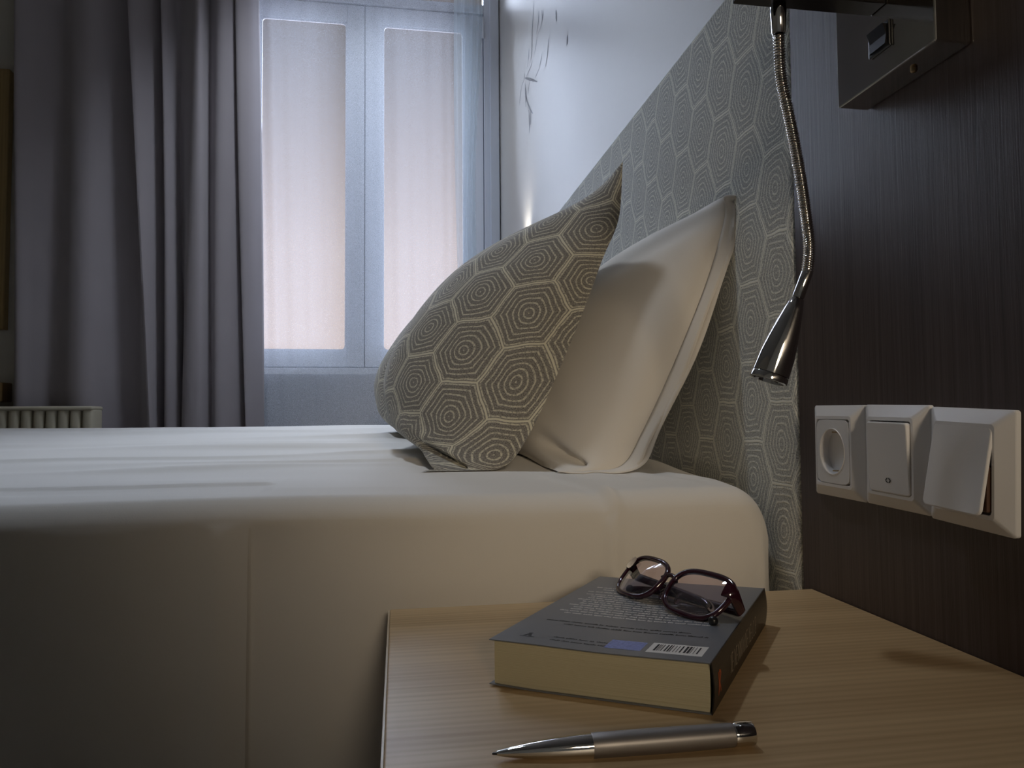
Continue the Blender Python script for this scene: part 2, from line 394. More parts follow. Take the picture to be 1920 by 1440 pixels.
for st in DECAL:
    pts = catmull([(0, a - 2.35, b_ - 1.9) for a, b_ in st], 4 * len(st)) if len(st) > 2 else [Vector((0, a - 2.35, b_ - 1.9)) for a, b_ in st]
    n = len(pts); V = []; bm = bmesh.new()
    for i, p in enumerate(pts):
        wd = .0075 * (.35 + .65 * sin(pi * (i + .4) / n)) * random.uniform(.7, 1.2)
        V.append([bm.verts.new((0, p.y - wd, p.z + wd * .2)), bm.verts.new((0, p.y + wd, p.z - wd * .2))])
    grid_faces(bm, V); obj('branch_stroke', bm, M['decal'], wp)

# ------------------------------------------------------------------ curtains
def curtain(name, prof, zs, mat, label, cat, seg=4, sway=None, thick=0.0):
    """prof: list of knots, each a list of (x, y) at heights zs (bottom, top)"""
    nk = len(prof[0]); nz = 60; bm = bmesh.new(); V = []
    for j in range(nz + 1):
        t = j / nz; z = zs[0] + (zs[1] - zs[0]) * t
        k = [(prof[0][i][0] * (1 - t) + prof[1][i][0] * t, prof[0][i][1] * (1 - t) + prof[1][i][1] * t, z) for i in range(nk)]
        if sway: k = [(x + sway(i, t)[0], y + sway(i, t)[1], z_) for i, (x, y, z_) in enumerate(k)]
        V.append([bm.verts.new(p) for p in catmull(k, (nk - 1) * seg + 1)])
    grid_faces(bm, V)
    bmesh.ops.recalc_face_normals(bm, faces=bm.faces[:])
    o = obj(name, bm, mat, smooth=True)
    if thick:
        s_ = o.modifiers.new('cloth thickness', 'SOLIDIFY'); s_.thickness = thick; s_.offset = 0
    return tag(o, label, cat)
cy = 2.99
# bottom (z=.03) and top (z=2.9) knots
bot = [(-1.90, cy + 0.0405), (-1.87, cy + 0.0000), (-1.80, cy + 0.0270), (-1.74, cy + 0.0473), (-1.69, cy - 0.0068), (-1.62, cy - 0.0203), (-1.53, cy + 0.0405), (-1.44, cy + 0.0607), (-1.37, cy - 0.0270),
       (-1.345, cy + 0.0270), (-1.325, cy + 0.0743), (-1.318, cy - 0.0135), (-1.275, cy + 0.0068), (-1.248, cy + 0.0675), (-1.258, cy - 0.0338), (-1.21, cy - 0.0405), (-1.165, cy + 0.0135),
       (-1.115, cy - 0.0270), (-1.06, cy + 0.0135), (-1.022, cy + 0.0607), (-1.014, cy - 0.0068), (-.985, cy + 0.0135), (-.960, cy + 0.0607)]
top = [(-1.93, cy + 0.0405), (-1.90, cy + 0.0000), (-1.84, cy + 0.0270), (-1.77, cy + 0.0473), (-1.70, cy - 0.0068), (-1.61, cy - 0.0135), (-1.545, cy + 0.0405), (-1.50, cy + 0.0675), (-1.508, cy - 0.0270),
       (-1.43, cy + 0.0135), (-1.38, cy + 0.0743), (-1.395, cy - 0.0068), (-1.36, cy + 0.0000), (-1.325, cy + 0.0675), (-1.245, cy - 0.0270), (-1.21, cy - 0.0338), (-1.19, cy + 0.0540),
       (-1.155, cy - 0.0203), (-1.115, cy - 0.0068), (-1.085, cy + 0.0607), (-1.085, cy - 0.0135), (-1.05, cy + 0.0000), (-1.025, cy + 0.0607)]
curtain('curtain', (bot, top), (.03, 2.90), M['curtain'], 'heavy charcoal grey curtain gathered left of the window', 'curtain', 6,
        lambda i, t: (.012 * sin(3.1 * t + i * 1.7), .006 * sin(4 * t + i)), .002)
sb = []; stp = []
for i in range(9):
    sb.append((-.010 - .012 * i, 3.018 + (.012 if i % 2 else -.012))); stp.append((-.075 - .0135 * i, 3.018 + (.012 if i % 2 else -.012)))
curtain('sheer_curtain', (sb, stp), (.03, 2.90), M['sheer'], 'narrow white voile curtain hanging at the right window jamb beside the pillow', 'curtain', 4,
        lambda i, t: (.010 * sin(9 * t + i * .4) - .05 * sin(pi * t) ** 2, 0))
sb = []; stp = []; n = 27
for i in range(n):
    t = i / (n - 1); k = (.012 if i % 2 else -.010) * (1 if (t < .12 or t > .88) else .35)
    sb.append((-1.01 + t * .915, 3.066 + k)); stp.append((-1.09 + t * .995, 3.066 + k))
curtain('sheer_curtain', (sb, stp), (.03, 2.90), M['sheer_wide'], 'thin white voile curtain drawn across the whole window', 'curtain', 4, lambda i, t: (0, .004 * sin(5 * t + i)))

# ------------------------------------------------------------------ objects at the far left
tag(obj('wooden_board', boxes(((-2.30, 3.06, 1.035), (-1.955, 3.098, 2.075)), bev=.004), M['tan_wood']), 'tan wooden board hung on the wall at the left edge', 'board')
sh = thing('wall_shelf', 'brown wooden shelf above the radiator at the left edge', 'shelf', (-2.1, 3.06, .75))
obj('shelf_board', boxes(((-.3, -.06, 0), (.165, .038, .075)), bev=.004), M['mid_wood'], sh)
rad = thing('radiator', 'cream column radiator behind the bed in front of the curtain', 'radiator', (-1.9, 2.84, 0))
bm0 = bmesh.new(); add_box(bm0, (-.0185, -.05, .12), (.0185, .05, .722), .014, 3)
me0 = None
for i in range(20):
    x = .36 - i * .0405
    if me0 is None:
        s0 = obj('section', bm0, M['radiator'], rad, True, (x, 0, 0)); me0 = s0.data
    else:
        s0 = bpy.data.objects.new('section', me0); C.objects.link(s0); s0.parent = rad; s0.location = (x, 0, 0)
for z in (.17, .66): obj('header_pipe', sweep(bmesh.new(), [(-.42, 0, z), (.372, 0, z)], .018, 12), M['radiator'], rad, True)
obj('foot', boxes(((-.36, -.02, 0), (-.32, .02, .13))), M['radiator'], rad)
obj('foot', boxes(((.30, -.02, 0), (.34, .02, .13))), M['radiator'], rad)
obj('top_grille', boxes(((-.43, -.052, .712), (.378, .052, .728)), bev=.006), M['radiator'], rad, True)

# ------------------------------------------------------------------ headboard
hb = thing('headboard', 'tall upholstered headboard in grey hexagon-pattern fabric', 'headboard', (0, 1.62, .02))
bm = boxes(((-.001, .7185 - 1.62, .30), (.034, 2.52 - 1.62, 1.215)), bev=.006)
obj('upholstered_panel', bm, M['hex_board'], hb, True)
obj('back_board', boxes(((.004, .73 - 1.62, .0), (.033, 2.5 - 1.62, .31))), M['mid_wood'], hb)

# ------------------------------------------------------------------ bed
YN, YF, XE, XF = .740, 2.46, -.014, -2.02     # near side, far side, head end, foot end
ZP = [(.70, .585), (.76, .598), (.80, .6025), (.90, .6075), (1.1, .616), (1.4, .629), (1.8, .643), (2.1, .650), (2.35, .6535), (2.6, .6535)]
def zprof(y):
    for (a, za), (b_, zb) in zip(ZP, ZP[1:]):
        if y <= b_:
            t = max(0, (y - a) / (b_ - a)); return za + (zb - za) * t
    return ZP[-1][1]
def rnd(d, r): return 0 if d >= r else r - sqrt(max(0, r * r - (r - max(d, 0)) ** 2))
def wrinkle(x, y):
    z = .0018 * sin(11 * x + 5 * sin(6 * y)) * sin(9 * y + 1.3)
    z += .0014 * sin(3.2 * x + 21 * y + 2 * sin(4 * x))
    # long tucked fold close to the near edge on the left half
    if x < -.56:
        k = sstep(-.56, -.575, x) * (.35 + .65 * sstep(-1.2, -.75, x))
        yc = .838 + .012 * sin(4 * x) + .05 * sstep(-.7, -1.3, x)
        z += k * (.0024 * sstep(yc - .003, yc + .003, y) * (1 - sstep(yc, yc + .10, y)))
        z -= k * .0012 * gauss(y, yc - .03, .02)
    # soft wrinkles across the middle
    for (cx, c_y, lx, ly, a, sl) in ((-.62, 1.36, .28, .018, .005, .04), (-.45, 1.62, .22, .02, .006, -.05), (-.85, 1.15, .30, .016, .0035, .08), (-.38, 1.18, .16, .014, .004, -.05),
                                     (-.52, 1.08, .20, .012, .003, .03), (-1.1, 1.45, .4, .03, .004, .05), (-.9, 1.9, .5, .03, .004, 0), (-.35, 1.95, .3, .03, .005, .03), (-.62, 1.03, .25, .02, .0025, .10)):
        z += 1.7 * a * gauss(x, cx, lx) * gauss(y - c_y - sl * (x - cx), 0, ly)
    # crease running over the edge near the headboard
    xc = -.203 - .30 * (y - .76) + .9 * max(0, y - .85) * .0
    z += .0060 * gauss(x - xc, 0, .007) * (1 - sstep(.84, .93, y)) - .003 * gauss(x - xc, -.016, .012) * (1 - sstep(.84, .93, y))
    for k, (px_, s_) in enumerate(((-.15, .012), (-.10, .011), (-.065, .009))):
        z += .003 * gauss(x - px_ + .35 * (y - .8), 0, s_) * gauss(y, .84, .07)
    return z
def bed_z(x, y):
    z = zprof(y) + wrinkle(x, y)
    z -= rnd(y - YN, .026) + rnd(YF - y, .06)
    z -= rnd(XE - x, .055) + rnd(x - XF, .06)
    return z
xs = []; x = XF
while x < XE - 1e-6:
    xs.append(x)
    x += .03 if x < -1.3 else (.0015 if -.61 < x < -.55 else (.0075 if x < -.27 else (.0030 if x < -.08 else .0025)))
xs.append(XE)
prof = []
for k in range(22): prof.append(('n', .04 + (.560 - .04) * k / 21))
yy = YN + .0004
ys_ = []
while yy < YF - .0005:
    ys_.append(yy); d = yy - YN
    yy += .0016 if d < .012 else (.004 if d < .04 else (.0055 if d < .55 else .016))
ys_.append(YF - .0005)
bm = bmesh.new(); V = []
for x in xs:
    col = []
    ex = rnd(XE - x, .05) * .55
    for kind, z in prof:
        # side drop of the sheet, with a pressed vertical crease and soft waves
        f = 0.0
        xc = -.5745
        f += .0060 * sstep(xc - .0012, xc + .0012, x) * (1 - sstep(xc + .004, xc + .10, x)) - .005 * gauss(x, xc - .028, .016)
        f += .0018 * sin(13 * x + 2 * z) + .0012 * sin(31 * x + 4 * z)
        f -= .0060 * gauss(x, -.205, .009) * sstep(.40, .57, z)
        f -= .004 * gauss(x + .045 - (.56 - z) * .25, 0, .008) * sstep(.47, .56, z)
        f -= .003 * gauss(x, -.030, .006)
        top_z = bed_z(x, YN + .0004)
        zz = .04 + (z - .04) / .52 * (top_z - .04 - .004)
        fade = 1 - sstep(.52, .572, z) * .7
        col.append(bm.verts.new((x, YN + f * fade - .012 * (1 - z / .56) + ex, zz)))
    for y in ys_: col.append(bm.verts.new((x, y + ex * max(0, 1 - (y - YN) / .08), bed_z(x, y))))
    zf = bed_z(x, YF - .0005)
    for k in range(8): col.append(bm.verts.new((x, YF + .002 * k, zf - (zf - .04) * (k + 1) / 8)))
    V.append(col)
grid_faces(bm, V)
bm.faces.new(V[0]); bm.faces.new(V[-1])
bmesh.ops.recalc_face_normals(bm, faces=bm.faces[:])
sheet = obj('bed_sheet', bm, M['sheet'], smooth=True)
tag(sheet, 'plain off-white sheet drawn over the whole bed', 'bed sheet')
for p in (sheet.data.polygons[-1], sheet.data.polygons[-2]): p.use_smooth = False
bed = thing('bed', 'wide bed beneath the off-white sheet', 'bed', (-1.02, 1.6, 0))
obj('mattress', boxes(((-.97, -.82, .30), (.94, .82, .53)), bev=.03), M['pillowcase'], bed, True)
obj('base', boxes(((-.96, -.81, .10), (.94, .81, .295)), bev=.01), M['mid_wood'], bed)
for sx in (-.9, .88):
    for sy in (-.75, .75): obj('leg', boxes(((sx - .03, sy - .03, 0), (sx + .03, sy + .03, .10))), M['black'], bed)

# ------------------------------------------------------------------ pillows
def pillow(name, seam, front, width, label, cat, group, mat, origin, dirn=(-.93, 0, .30), back=.012, dent=None, hem=0.0, nu=56, nv=72, upow=.6, tuck=.0, far_shift=(0, 0, 0), hem_mat=None):
    """seam: near-side seam from top corner to bottom corner (world); pillow reaches `width` along +Y"""
    O = Vector(origin); S_ = catmull(seam, nv)[::-1]      # bottom -> top
    F_ = catmull([(a, 0, b_) for a, b_ in front], nv)      # front outline at the middle of the pillow, bottom -> top
    D = Vector(dirn).normalized(); bm = bmesh.new(); uvl = bm.loops.layers.uv.new('UVMap')
    P = []
    for i in range(nu + 1):
        u = .5 - .5 * cos(pi * i / nu); row = []
        for j in range(nv):
            v = j / (nv - 1)
            e = 4 * u * (1 - u)
            q = S_[j] + Vector((0, width * u, 0)) + Vector(far_shift) * u
            q.x += tuck * e * (1 - sstep(0, .30, v))
            row.append((u, v, q))
        P.append(row)
    rows = {}
    for side in (0, 1):
        V = []
        for i in range(nu + 1):
            r_ = []
            for j in range(nv):
                u, v, q = P[i][j]
                bu = max(0, sin(pi * u)) ** upow
                b_ = bu * (max(0, sin(pi * min(1, max(0, v)))) ** .5)
                if side == 0:
                    dx, dz = F_[j].x - S_[j].x, F_[j].z - S_[j].z
                    k = bu * (1 + b_ * (.03 * sin(7 * u + 3 * v) + .02 * sin(13 * v + 5 * u)))
                    c = q + Vector((dx * k, 0, dz * k))
                    if dent: c += D * dent(u, v)
                    c += D * (-.005 * gauss(v - .86 + .5 * u, 0, .05) * gauss(u, .15, .16) - .004 * gauss(v - .25 - .45 * u, 0, .05) * gauss(u, .2, .12))
                else:
                    c = q - D * back * b_
                zmin = bed_z(min(c.x, -.03), c.y) + .0015
                if c.z < zmin: c.z = zmin
                if c.x > -.0025: c.x = -.0025
                r_.append(c)
            V.append(r_)
        rows[side] = V
    # welded seam: both sides share border vertices
    ids = {}
    def vert(side, i, j):
        edge = i in (0, nu) or j in (0, nv - 1); key = (0 if edge else side, i, j)
        if key not in ids: ids[key] = bm.verts.new(rows[0 if edge else side][i][j] - O)
        return ids[key]
    # uv from arc length
    uvs = {}
    for side in (0, 1):
        V = rows[side]
        cv = [0.0]
        im = max(1, nu // 4)
        for j in range(1, nv): cv.append(cv[-1] + (V[im][j] - V[im][j - 1]).length)
        for j in range(nv):
            cu = 0.0
            for i in range(nu + 1):
                if i: cu += (V[i][j] - V[i - 1][j]).length
                uvs[(side, i, j)] = (cu + side * .37, cv[j])
    for side in (0, 1):
        for i in range(nu):
            for j in range(nv - 1):
                k = [(i, j), (i + 1, j), (i + 1, j + 1), (i, j + 1)]
                if side: k = k[::-1]
                f = bm.faces.new([vert(side, *t) for t in k])
                for lp, t in zip(f.loops, k): lp[uvl].uv = uvs[(side, *t)]
    bmesh.ops.recalc_face_normals(bm, faces=bm.faces[:])
    root = thing(name, label, cat, origin, group=group)
    obj('cushion_cover' if hem == 0 else 'pillowcase', bm, mat, root, True)
    if hem:
        # flat open hem of the pillowcase, a double flap standing past the near seam
        hb_ = bmesh.new()
        for off, ln_ in ((.0, hem), (.004, hem * .82)):
            V = []
            for j in range(nv):
                v = j / (nv - 1); p = S_[j]
                t = sin(pi * min(1, v * 1.02 + .02)) ** .35 if v < .98 else .55
                L_ = ln_ * max(.15, t); r_ = []
                for k in range(5):
                    s_ = k / 4
                    c = p + Vector((.012 * s_ - off, -L_ * s_, .004 * s_ - .006 * s_ * s_)) + Vector((.0022 * sin(24 * v + off * 300), 0, 0)) * s_
                    c.z = max(c.z, bed_z(min(c.x, -.03), max(c.y, YN + .01)) + .001); c.x = min(c.x, -.002)
                    r_.append(hb_.verts.new(c - O))
                V.append(r_)
            grid_faces(hb_, V)
        bmesh.ops.recalc_face_normals(hb_, faces=hb_.faces[:])
        h_o = obj('hem', hb_, hem_mat or mat, root, True); sm = h_o.modifiers.new('cloth', 'SOLIDIFY'); sm.thickness = .0012; sm.offset = 0
    return root
P1 = [(-0.1185, 0.95, 1.0357), (-0.1265, 0.9478, 0.9614), (-0.1526, 0.9456, 0.8927), (-0.179, 0.9433, 0.8253), (-0.2139, 0.9411, 0.7447), (-0.2517, 0.9389, 0.666), (-0.2848, 0.9367, 0.6185), (-0.3241, 0.9344, 0.6075), (-0.3661, 0.9322, 0.6075), (-0.4004, 0.93, 0.6095)]
WS = [(-0.0092, 0.86, 0.9632), (-0.0059, 0.865, 0.9353), (-0.0258, 0.88, 0.8536), (-0.068, 0.89, 0.7488), (-0.1097, 0.9, 0.6582), (-0.138, 0.9, 0.6155), (-0.1825, 0.9, 0.608), (-0.2248, 0.9, 0.608)]
F1 = [(-.400, .612), (-.425, .626), (-.443, .655), (-.452, .695), (-.455, .745), (-.438, .805), (-.398, .868), (-.330, .932), (-.240, .983), (-.140, 1.010)]
FWH = [(-.235, .612), (-.258, .640), (-.252, .700), (-.215, .770), (-.166, .845), (-.108, .915), (-.058, .956), (-.018, .967)]
def dent1(u, v):
    # pinched fold above the tucked lower corner
    w_ = (1 - sstep(.10, .26, u)) * sstep(.0, .03, u)
    return -.020 * gauss(v, .20 + .25 * u, .022) * w_ + .012 * gauss(v, .11 + .2 * u, .035) * w_
pillow('cushion', P1, F1, .50, 'plump hexagon-pattern cushion nearest the camera, leaning on the white pillow', 'cushion', 'hexagon-pattern cushions on the bed', M['hex_pillow'], (-.32, 1.18, .612), dent=dent1, upow=.56, back=-.035, tuck=.07)
P2 = [(x - .0, y + .54, max(z + .015, .636)) for x, y, z in P1]
F2 = [(a - .033, max(b_ + .02, .638)) for a, b_ in F1]
pillow('cushion', P2, F2, .50, 'hexagon-pattern cushion mostly hidden behind the nearer cushion', 'cushion', 'hexagon-pattern cushions on the bed', M['hex_pillow'], (-.34, 1.72, .636), upow=.55, back=-.035, tuck=.05)
def dentw(u, v):
    w_ = (1 - sstep(.08, .22, u)) * sstep(0, .03, u)
    return -.020 * gauss(v, .16 + .3 * u, .03) * w_
pillow('pillow', WS, FWH, .62, 'white pillow with an open hem, propped between cushion and headboard', 'pillow', None, M['pillowcase'], (-.12, 1.18, .61), dirn=(-.93, 0, .36), back=.004, hem=.020, dent=dentw, upow=.45)

# ------------------------------------------------------------------ nightstand
ns = thing('nightstand', 'pale pine nightstand beside the bed', 'nightstand', (-.22, .45, 0))
def nsb(a, b_, bev=.001): return boxes(((a[0] + .22, a[1] - .45, a[2]), (b_[0] + .22, b_[1] - .45, b_[2])), bev=bev)
obj('top_board', nsb((-.4375, .19, TT - .03), (-.001, .7, TT)), M['oak'], ns)
obj('edge_band', nsb((-.4393, .19, TT - .03), (-.4376, .7, TT - .0006), .0003), M['oak_edge'], ns)
obj('side_panel', nsb((-.425, .20, .10), (-.003, .222, TT - .031)), M['oak'], ns)
obj('side_panel', nsb((-.425, .668, .10), (-.003, .69, TT - .031)), M['oak'], ns)
obj('back_panel', nsb((-.012, .223, .10), (-.003, .667, TT - .031)), M['oak'], ns)
obj('bottom_board', nsb((-.425, .223, .10), (-.013, .667, .12)), M['oak'], ns)
dr = obj('drawer', nsb((-.425, .226, .29), (-.405, .664, .462), .002), M['oak'], ns)
obj('knob', lathe(bmesh.new(), [(0, .006), (.012, .006), (.014, .012), (.022, .013), (.025, .010)], (-.425 + .22, .445 - .45, .376), (-1, 0, 0), 20), M['chrome'], dr, True)
for sx in (-.41, -.03):
    for sy in (.215, .675): obj('leg', nsb((sx - .012, sy - .012, 0), (sx + .012, sy + .012, .0995)), M['oak'], ns)

# ------------------------------------------------------------------ book
BO = Vector((-.3665, .4915, TT))
ang_w, ang_d = rd(-29.3), rd(53.2)
bw, bd, bt = .1445, .209, .0315
ew = Vector((cos(ang_w), sin(ang_w), 0)); ed = Vector((cos(ang_d), sin(ang_d), 0)); ez = Vector((0, 0, 1))
book = thing('book', 'thick grey paperback lying face down under the eyeglasses', 'book', BO)
def bk(a, b_, c): return ew * a + ed * b_ + ez * c
def slab(bm, a0, a1, b0, b1, c0, c1):
    vs = [bm.verts.new(bk(a, b_, c)) for c in (c0, c1) for a, b_ in ((a0, b0), (a1, b0), (a1, b1), (a0, b1))]
    for f in ((0, 3, 2, 1), (4, 5, 6, 7), (0, 1, 5, 4), (1, 2, 6, 5), (2, 3, 7, 6), (3, 0, 4, 7)): bm.faces.new([vs[i] for i in f])
    return bm
def cover_slab(c0, c1, lift):
    bm = bmesh.new(); V = []
    n = 14
    for i in range(n + 1):
        a = -.0015 + (bw + .0015) * i / n; r_ = []
        for j in range(9):
            b_ = -.0015 + (bd + .003) * j / 8
            dz = lift * max(0, 1 - i / 5) ** 2 * max(0, 1 - j / 4) - .0009 * gauss(i / n, .55, .28) * (1 if c0 > .01 else 0)
            r_.append((bm.verts.new(bk(a, b_, c0 + dz)), bm.verts.new(bk(a, b_, c1 + dz))))
        V.append(r_)
    grid_faces(bm, [[x_[0] for x_ in r_] for r_ in V]); grid_faces(bm, [[x_[1] for x_ in r_] for r_ in V])
    bl = [V[i][0] for i in range(n + 1)] + [V[n][j] for j in range(1, 9)] + [V[i][8] for i in range(n - 1, -1, -1)] + [V[0][j] for j in range(7, 0, -1)]
    for k in range(len(bl)):
        p, q = bl[k], bl[(k + 1) % len(bl)]; bm.faces.new((p[0], q[0], q[1], p[1]))
    bmesh.ops.recalc_face_normals(bm, faces=bm.faces[:]); return bm
bmp = bmesh.new(); V = []
for i in range(15):
    a = .0012 + (bw - .0022) * i / 14; r_ = []
    for (b_, c) in ((.0008, .0009), (.0008, bt - .0009), (bd - .0008, bt - .0009), (bd - .0008, .0009)):
        dz = -.0009 * gauss(i / 14, .55, .28) if c > .01 else 0
        r_.append(bmp.verts.new(bk(a, b_, c + dz)))
    V.append(r_)
grid_faces(bmp, V, close_v=True); bmp.faces.new(V[0]); bmp.faces.new(V[-1]); bmesh.ops.recalc_face_normals(bmp, faces=bmp.faces[:])
obj('page_block', bmp, M['pages'], book)
bc = obj('back_cover', cover_slab(bt - .0007, bt, 0.0), M['cover'], book)
obj('front_cover', cover_slab(.0002, .0008, .0012), M['cover'], book)
bm = bmesh.new(); V = []
for j in range(2):
    b_ = -.0015 + (bd + .003) * j; r_ = []
    for k in range(9):
        t = k / 8; c = .0001 + (bt - .0001) * t; bul = .0016 * sin(pi * t)
        r_.append((bm.verts.new(bk(bw - .0002 + bul, b_, c)), bm.verts.new(bk(bw + .0006 + bul, b_, c))))
    V.append(r_)
for k in (0, 1): grid_faces(bm, [[x_[k] for x_ in r_] for r_ in V])
for r_ in V:
    for a, b_ in zip(r_, r_[1:]): bm.faces.new((a[0], b_[0], b_[1], a[1]))
for k in (0, 8): bm.faces.new((V[0][k][0], V[1][k][0], V[1][k][1], V[0][k][1]))
bmesh.ops.recalc_face_normals(bm, faces=bm.faces[:])
spine = obj('spine', bm, M['spine'], book)
# print on the back cover (the writing runs along the width)
def cz(a): return bt + .00008 - .0009 * gauss(a / bw, .55, .28)
def flat_quad(bm, a0, a1, b0, b1, skew=0):
    vs = [bm.verts.new(bk(a, b_, cz(a))) for a, b_ in ((a0, b0), (a1, b0), (a1 + skew, b1), (a0 + skew, b1))]; bm.faces.new(vs)
def text_lines(bm, lines, h, rng):
    for (b_, a0, a1) in lines:
        a = a0
        while a < a1:
            wl = rng.uniform(.003, .010); e_ = min(a + wl, a1); x_ = a
            while x_ < e_ - .0004:
                lw = rng.uniform(.0007, .0014)
                flat_quad(bm, x_, min(x_ + lw * .75, e_), b_ + rng.choice((0, 0, -.0003)), b_ + h * rng.choice((.6, .65, .7, 1.0)))
                x_ += lw
            a = e_ + .0013
rng = random.Random(3)
bm = bmesh.new()
ls = [(.166, .012, .060), (.159, .020, .075), (.150, .010, .070)]
ls += [(.141 - .0062 * k, (.018 if k % 3 else .012), (.128 if k not in (3, 8) else .100)) for k in range(11)]
text_lines(bm, ls, .0026, rng); obj('printed_text', bm, M['print_white'], bc)['kind'] = 'stuff'
bm = bmesh.new(); text_lines(bm, [(.056, .014, .120), (.049, .030, .132)], .0027, rng); text_lines(bm, [(.0175, .036, .078), (.011, .036, .080)], .0022, rng)
obj('printed_text', bm, M['print_black'], bc)['kind'] = 'stuff'
bm = bmesh.new()
for k, (da, db, sk) in enumerate(((0, 0, .003), (.0045, 0, -.0028), (.0016, .0022, .001))):
    flat_quad(bm, .015 + da, .0172 + da, .014 + db, .021 + db * .3, sk)
flat_quad(bm, .0135, .024, .0125, .0137)
obj('publisher_mark', bm, M['print_black'], bc)
bm = bmesh.new(); flat_quad(bm, .074, .098, .0090, .0275); obj('blue_sticker', bm, M['sticker_blue'], bc)['label'] = 'shiny blue sticker'
bm = bmesh.new(); flat_quad(bm, .1015, .137, .0085, .029); lab = obj('barcode_label', bm, M['print_white'], bc)
bm = bmesh.new(); a = .105
while a < .133:
    wl = rng.choice((.0004, .0006, .001, .0015)); vs = []
    for a_, b_ in ((a, .0125), (a + wl, .0125), (a + wl, .0262), (a, .0262)): vs.append(bm.verts.new(bk(a_, b_, cz(a_) + .0001)))
    bm.faces.new(vs); a += wl + rng.choice((.0006, .0009, .0016))
for o_ in (obj('bars', bm, M['print_black'], lab),): pass
# spine lettering: tall narrow strokes, and an orange mark near the foot
def sp_pt(b_, c): return bk(bw + .00072 + .0016 * sin(pi * c / bt), b_, c)
def sp_bar(bm, b0, c0, b1, c1, wd):
    d = Vector((b1 - b0, c1 - c0)); n_ = Vector((-d.y, d.x)).normalized() * wd / 2
    n = 5; V = []
    for k in range(n + 1):
        t = k / n; b_, c = b0 + d.x * t, c0 + d.y * t
        V.append([bm.verts.new(sp_pt(b_ - n_.x, c - n_.y)), bm.verts.new(sp_pt(b_ + n_.x, c + n_.y))])
    grid_faces(bm, V)
bm = bmesh.new(); b_ = .050
for k in range(15):
    c0, c1 = .0095, .0215; kind = rng.choice('ANILMNRE'); wl = .0052
    if b_ > .165: break
    if kind in 'AM': sp_bar(bm, b_, c0, b_ + wl / 2, c1, .0010); sp_bar(bm, b_ + wl, c0, b_ + wl / 2, c1, .0010)
    elif kind in 'N': sp_bar(bm, b_, c0, b_, c1, .0010); sp_bar(bm, b_, c1, b_ + wl, c0, .0009); sp_bar(bm, b_ + wl, c0, b_ + wl, c1, .0010)
    elif kind == 'I': sp_bar(bm, b_, c0, b_, c1, .0012); wl = .001
    else:
        sp_bar(bm, b_, c0, b_, c1, .0011); sp_bar(bm, b_, c0, b_ + wl * .8, c0, .0009)
        if kind in 'RE': sp_bar(bm, b_, c1, b_ + wl * .8, c1, .0009); sp_bar(bm, b_, (c0 + c1) / 2, b_ + wl * .7, (c0 + c1) / 2, .0008)
    b_ += wl + .0024
obj('spine_lettering', bm, M['print_cream'], spine)
bm = bmesh.new()
for (p, q) in (((.011, .008), (.0135, .0225)), ((.0135, .0225), (.0175, .021)), ((.0175, .021), (.0128, .0155)), ((.0128, .0155), (.0180, .0085)), ((.0105, .0225), (.0105, .0095))):
    sp_bar(bm, *p, *q, .0017)
obj('spine_mark', bm, M['print_orange'], spine)['label'] = 'orange mark'

# ------------------------------------------------------------------ eyeglasses
ga = Vector((.33, -.944, 0)).normalized(); hz = Vector((.944, .33, 0)).normalized(); tau = rd(41)
gh = hz * cos(tau) + ez * sin(tau); gn = ga.cross(gh).normalized()
GO = Vector((-.2162, .5571, .5445))
gl = thing('eyeglasses', 'burgundy plastic eyeglasses with folded arms lying on the book', 'eyeglasses', GO)
def gp(a, h_, n_=0.0): return ga * a + gh * h_ + gn * n_
def rim(cx, sgn):
    P = []
    for k in range(56):
        t = 2 * pi * k / 56; c, s_ = cos(t), sin(t)
        a = math.copysign(abs(c) ** .62, c) * .0272; b_ = math.copysign(abs(s_) ** .66, s_) * .0198
        if b_ > 0: a *= 1 + .06 * (b_ / .0195)
        else: a *= 1 + .10 * (b_ / .0195)
        b_ += .0022 * sgn * a / .025 * (1 if b_ > 0 else .3)
        P.append(gp(cx + a, b_, -.0016 * (abs(cx + a) / .06) ** 2 * 4))
    return P
front = None
for cx, sgn in ((-.0328, -1), (.0328, 1)):
    P = rim(cx, sgn)
    o_ = obj('rim', sweep(bmesh.new(), P, .0020, 10, True, ref=gn, rad2=.0022, power=3), M['acetate'], gl, True)
    bm = bmesh.new(); vs = [[bm.verts.new(p * 1 + gn * .0006) for p in P]]
    ctr = sum((p for p in P), Vector()) / len(P)
    for f in (.8, .55, .28): vs.append([bm.verts.new(ctr + (p - ctr) * f + gn * (.0006 + .0024 * (1 - f * f))) for p in P])
    cv = bm.verts.new(ctr + gn * .003); grid_faces(bm, vs, close_v=True)
    for k in range(len(P)): bm.faces.new((vs[-1][k], vs[-1][(k + 1) % len(P)], cv))
    bmesh.ops.recalc_face_normals(bm, faces=bm.faces[:]); obj('lens', bm, M['lens'], gl, True)
    # nose pad
    bm = bmesh.new(); nb = gp(cx - sgn * .0235, -.004, -.003)
    sweep(bm, catmull([nb + gn * .003, nb - gn * .003, nb - gn * .007 + gh * .0], 6), .0006, 6)
    obj('pad_arm', bm, M['chrome'], gl, True)
    bm = bmesh.new(); bmesh.ops.create_uvsphere(bm, u_segments=14, v_segments=8, radius=1)
    Mx = Matrix((ga * .0016, gh * .0055, gn * .0030)).transposed()
    for v in bm.verts: v.co = Mx @ v.co + nb - gn * .008
    obj('nose_pad', bm, M['lens'], gl, True)
obj('bridge', sweep(bmesh.new(), catmull([gp(-.0085, .0035), gp(-.005, .0068), gp(0, .0078, .001), gp(.005, .0068), gp(.0085, .0035)], 14), .0017, 10, ref=gn, rad2=.0019), M['acetate'], gl, True)
